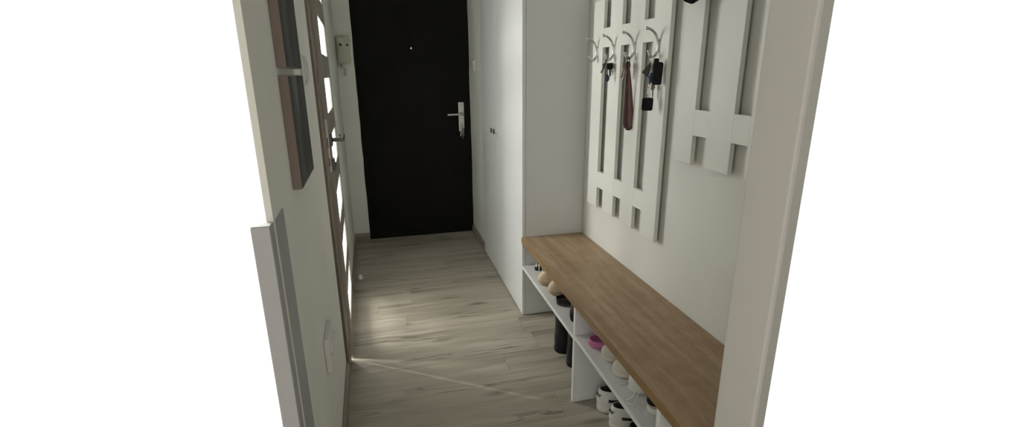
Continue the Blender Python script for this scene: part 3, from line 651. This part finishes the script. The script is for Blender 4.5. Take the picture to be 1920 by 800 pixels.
def text_on_heel(o, txt, size, zc, hw_, upper_x):
    cu = bpy.data.curves.new('t', 'FONT'); cu.body = txt; cu.size = size; cu.align_x = 'CENTER'; cu.align_y = 'CENTER'; cu.extrude = 0.0; cu.offset = size*0.012
    cu.shear = 0.25
    t = bpy.data.objects.new('t', cu); COL.objects.link(t); bpy.context.view_layer.update()
    me = bpy.data.meshes.new_from_object(t.evaluated_get(bpy.context.evaluated_depsgraph_get())); bpy.data.objects.remove(t)
    bm = bmesh.new(); bm.from_mesh(me); bmesh.ops.triangulate(bm, faces=bm.faces)
    bmesh.ops.subdivide_edges(bm, edges=bm.edges, cuts=2, use_grid_fill=True)
    ext = bmesh.ops.extrude_face_region(bm, geom=bm.faces[:])
    for v in ext['geom']:
        if isinstance(v, bmesh.types.BMVert): v.co.z = 0.0012
    for v in bm.verts:
        u_, z_, dep_ = v.co.x, v.co.y, v.co.z
        v.co = Vector((upper_x(-u_, zc+z_)-dep_, -u_, zc+z_))
    bmesh.ops.recalc_face_normals(bm, faces=bm.faces)
    bm.to_mesh(me); bm.free(); me.materials.append(M['text'])
    q = bpy.data.objects.new('heel_lettering', me); COL.objects.link(q); q.parent = o; q['label'] = 'black lettering on the heel'
    return q

# trainers on the floor under the near shelf
def trainer(loc, rz, label):
    o = shoe('sneaker', loc, rz, label, M['shoe_white'], M['sole_white'], M['grey_fab'], 0.252, 0.050, 'sneaker', 'white trainers on the floor', 0.098, 0.030)
    def ux(y, z):
        t = max(0, min(1, (z-0.060)/(0.098-0.060))); hw_ = 0.050*(0.97-0.27*t)
        q = min(0.98, abs(y)/(hw_*0.80)); ph = math.asin(q**(1/0.72)); Lx = 0.252*(1-0.4*t); return -0.003+0.010*t+Lx*(0.5-0.5*math.cos(ph))-0.0012
    text_on_heel(o, 'NIKE', 0.0145, 0.076, 0.05, ux)
    # black side stripe on both sides
    for sgn in (-1, 1):
        st = MB(); top, bot = [], []
        for i in range(19):
            t = i/18; x = 0.035+0.165*t; zc = 0.0585-0.010*t+0.010*(t-0.3)**2; h_ = 0.0062*(1-0.75*t)
            for arr, z in ((top, zc+h_), (bot, zc-h_)):
                tt = max(0, min(1, (z-0.044)/0.054)); hw_ = 0.050*(1.005-0.14*tt); Lx = 0.252*(0.99-0.15*tt); s_ = max(0, min(1, x/Lx)); ph = math.acos(1-2*s_)
                prof = 0.80+0.22*(s_*s_*(3-2*s_))-0.18*math.exp(-((s_-0.42)/0.18)**2)*0.6
                arr.append((x, sgn*(hw_*abs(math.sin(ph))**0.72*prof+0.0004), z))
        rg = [[Vector(a), Vector(b_), Vector((b_[0], b_[1]+sgn*0.0012, b_[2])), Vector((a[0], a[1]+sgn*0.0012, a[2]))] for a, b_ in zip(top, bot)]
        st.loft(rg); q = st.build('side_stripe', M['text'], o, True); q['label'] = 'black stripe'
    MB().loft([outline(0.135, 0.195, 0.018, 0.086, 0.072, 0), outline(0.137, 0.192, 0.016, 0.092, 0.077, 0)]).build('tongue', M['shoe_white'], o, True)
    laces(o, 0.252, 0.05)
    return o
trainer((0.730, 1.502, 0), math.radians(-4), 'white trainer with black lettering, standing next to the shelf divider')
trainer((0.735, 1.398, 0), math.radians(-6), 'white trainer with black stripe, between its twin and the black shoe')
shoe('sneaker', (0.750, 1.285, 0), math.radians(-5), 'black lace-up shoe on the floor beside the white trainers', M['blackm'], M['black'], M['blackf'], 0.235, 0.05)
# black boots on the floor under the far shelf
g = 'black boots on the floor'
for (x_, y_, a, lab) in ((0.708, 1.950, -3, 'black ankle boot under the far shelf, nearer the wardrobe'), (0.722, 1.822, -5, 'black ankle boot under the far shelf, nearer the divider')):
    b_ = shoe('boot', (x_, y_, 0), math.radians(a), lab, M['blackm'], M['black'], M['blackf'], 0.258, 0.060, 'boot', g, 0.235, 0.030, cat='boot')
# far shelf: silver sandal, beige pair, black flat, brown shoe
z1 = 0.3004
sd = empty('sandal', (0.700, 2.262, z1), 'silver strappy sandal at the wardrobe end of the far shelf', 'sandal', math.radians(-8))
MB().loft([outline(0, 0.24, 0.036, 0, 0), outline(0, 0.24, 0.037, 0.012, 0.008)]).build('sole', M['black'], sd, True)
for k, x_ in enumerate((0.018, 0.036, 0.15, 0.185)):
    hgt = (0.052, 0.040, 0.036, 0.03)[k]
    MB().tube([(x_+0.004*math.sin(a), 0.033*math.cos(a), 0.008+hgt*math.sin(a)) for a in [PI*i/14 for i in range(15)]], 0.0035, 8).build('strap', M['chrome'], sd, True)
MB().tube(arc((0.012, 0, 0.03), 0.022, -PI/2, PI/2, 8, 'YZ'), 0.003, 8).build('heel_strap', M['chrome'], sd, True)
g = 'beige shoes on the far shelf'
shoe('shoe', (0.670, 2.080, z1), math.radians(-6), 'beige low shoe on the far shelf, next to the silver sandal', M['beige'], M['beige_sole'], M['tan_sole'], 0.26, 0.052, 'sneaker', g, 0.092, 0.022, bulge=0.009)
shoe('shoe', (0.684, 1.962, z1), math.radians(-8), 'beige low shoe on the far shelf, next to the black flat', M['beige'], M['beige_sole'], M['tan_sole'], 0.26, 0.052, 'sneaker', g, 0.092, 0.022, bulge=0.009)
shoe('flat_shoe', (0.678, 1.853, z1), math.radians(-6), 'black flat shoe with a grey sole on the far shelf', M['blackm'], M['grey_fab'], M['grey_fab'], 0.25, 0.044, 'loafer', None, 0.028, 0.010, top_front=0.026)
bs = shoe('shoe', (0.683, 1.692, z1), math.radians(0), 'brown leather shoe with black heel, against the divider on the far shelf', M['brown'], M['black'], M['blackf'], 0.28, 0.046, 'sneaker', None, 0.098, 0.026)
MB().loft([outline(-0.003, 0.075, 0.036, 0.02, 0.02, 0), outline(-0.002, 0.072, 0.035, 0.052, 0.046, 0)]).build('heel_counter', M['black'], bs, True)
# near shelf
z2 = 0.3074
pc = empty('clog', (0.672, 1.480, z2), 'pink foam clog on the near shelf beside the divider', 'clog', math.radians(-3))
MB().loft([outline(0.008, 0.236, 0.044, 0, 0, 0.05), outline(0, 0.245, 0.050, 0.010, 0.008, 0.05), outline(-0.002, 0.247, 0.052, 0.026, 0.02, 0.05), outline(0.003, 0.243, 0.050, 0.034, 0.026, 0.05), outline(0.010, 0.236, 0.043, 0.034, 0.026, 0.05), outline(0.018, 0.228, 0.036, 0.020, 0.014, 0.05)]).build('sole', M['pink'], pc, True, subsurf=1)
MB().loft([[Vector((x_, math.cos(a)*w_, 0.026+h_*math.sin(a))) for a in [PI*i/14 for i in range(15)]] + [Vector((x_, math.cos(a)*(w_-0.005), 0.026+(h_-0.005)*math.sin(a))) for a in [PI*i/14 for i in range(14, -1, -1)]] for x_, w_, h_ in ((0.105, 0.046, 0.050), (0.14, 0.050, 0.052), (0.18, 0.050, 0.045), (0.215, 0.044, 0.032), (0.238, 0.026, 0.016))]).build('upper', M['pink'], pc, True, subsurf=1)
st = smoothpts([(0.125, -0.047, 0.045), (0.07, -0.045, 0.058), (0.030, -0.030, 0.066), (0.020, 0, 0.068), (0.030, 0.030, 0.066), (0.07, 0.045, 0.058), (0.125, 0.047, 0.045)], 6)
rg = []
for i, p in enumerate(st):
    t = (st[min(i+1, len(st)-1)]-st[max(i-1, 0)]).normalized(); nrm = Vector((t.y, -t.x, 0)).normalized()
    rg.append([p+nrm*a+Vector((0, 0, c)) for a, c in rrect(0.005, 0.018, 0.002, 2)])
MB().loft(rg).build('back_strap', M['pink'], pc, True)
g = 'cream shoes on the near shelf'
shoe('shoe', (0.690, 1.387, z2), math.radians(-4), 'cream low shoe on the near shelf, next to the pink clog', M['cream'], M['cream'], M['grey_fab'], 0.245, 0.042, 'sneaker', g, 0.078, 0.022, bulge=0.007)
shoe('shoe', (0.688, 1.293, z2), math.radians(-6), 'cream low shoe on the near shelf, next to the white canvas sneaker', M['cream'], M['cream'], M['grey_fab'], 0.245, 0.044, 'sneaker', g, 0.078, 0.022, bulge=0.007)
cs = shoe('sneaker', (0.694, 1.203, z2), math.radians(-4), 'white sneaker with loose laces lying on the near shelf', M['shoe_white'], M['sole_white'], M['shoe_white'], 0.25, 0.040, 'sneaker', None, 0.075, 0.020)
laces(cs, 0.25, 0.04, 3, 0.062)
for P in ([(0.13, 0.01, 0.075), (0.05, 0.045, 0.05), (0.012, 0.044, 0.004), (-0.006, 0.040, 0.0025), (-0.020, 0.046, 0.0025), (-0.028, 0.052, 0.0025)],
          [(0.13, -0.01, 0.075), (0.04, -0.035, 0.06), (0.0, -0.050, 0.040), (-0.012, -0.052, 0.020), (-0.026, -0.040, 0.0025)],
          [(0.12, -0.02, 0.07), (0.03, -0.042, 0.055), (-0.006, -0.058, 0.0025), (-0.020, -0.062, 0.0025), (-0.030, -0.052, 0.0025)]):
    MB().tube(smoothpts(P, 6), 0.0015, 8).build('loose_lace', M['lace'], cs, True)
ss = shoe('sneaker', (0.701, 1.095, z2), math.radians(-2), 'dusty beige trainer with a black heel band at the near end of the shelf', M['pinkbeige'], M['sole_white'], M['grey_fab'], 0.255, 0.044, 'sneaker', None, 0.085, 0.024)
MB().loft([outline(-0.003, 0.16, 0.0415, 0.036, 0.038, 0.1), outline(-0.002, 0.155, 0.040, 0.058, 0.054, 0.1)]).build('heel_band', M['black'], ss, True)
laces(ss, 0.255, 0.044, 3, 0.07)
# little white door stop on the floor by the left wall
ds = empty('door_stop', (-0.246, 3.10, 0), 'tiny white door stop on the floor by the left wall', 'door stop')
MB().tube([(0, 0, 0), (0, 0, 0.004), (0, 0, 0.022), (0, 0, 0.026)], [0.017, 0.017, 0.014, 0.009], 18).build('body', M['white_plastic'], ds, True)
MB().sphere((0, 0, 0.027), 0.006, 12).build('cap', M['white_plastic'], ds, True)
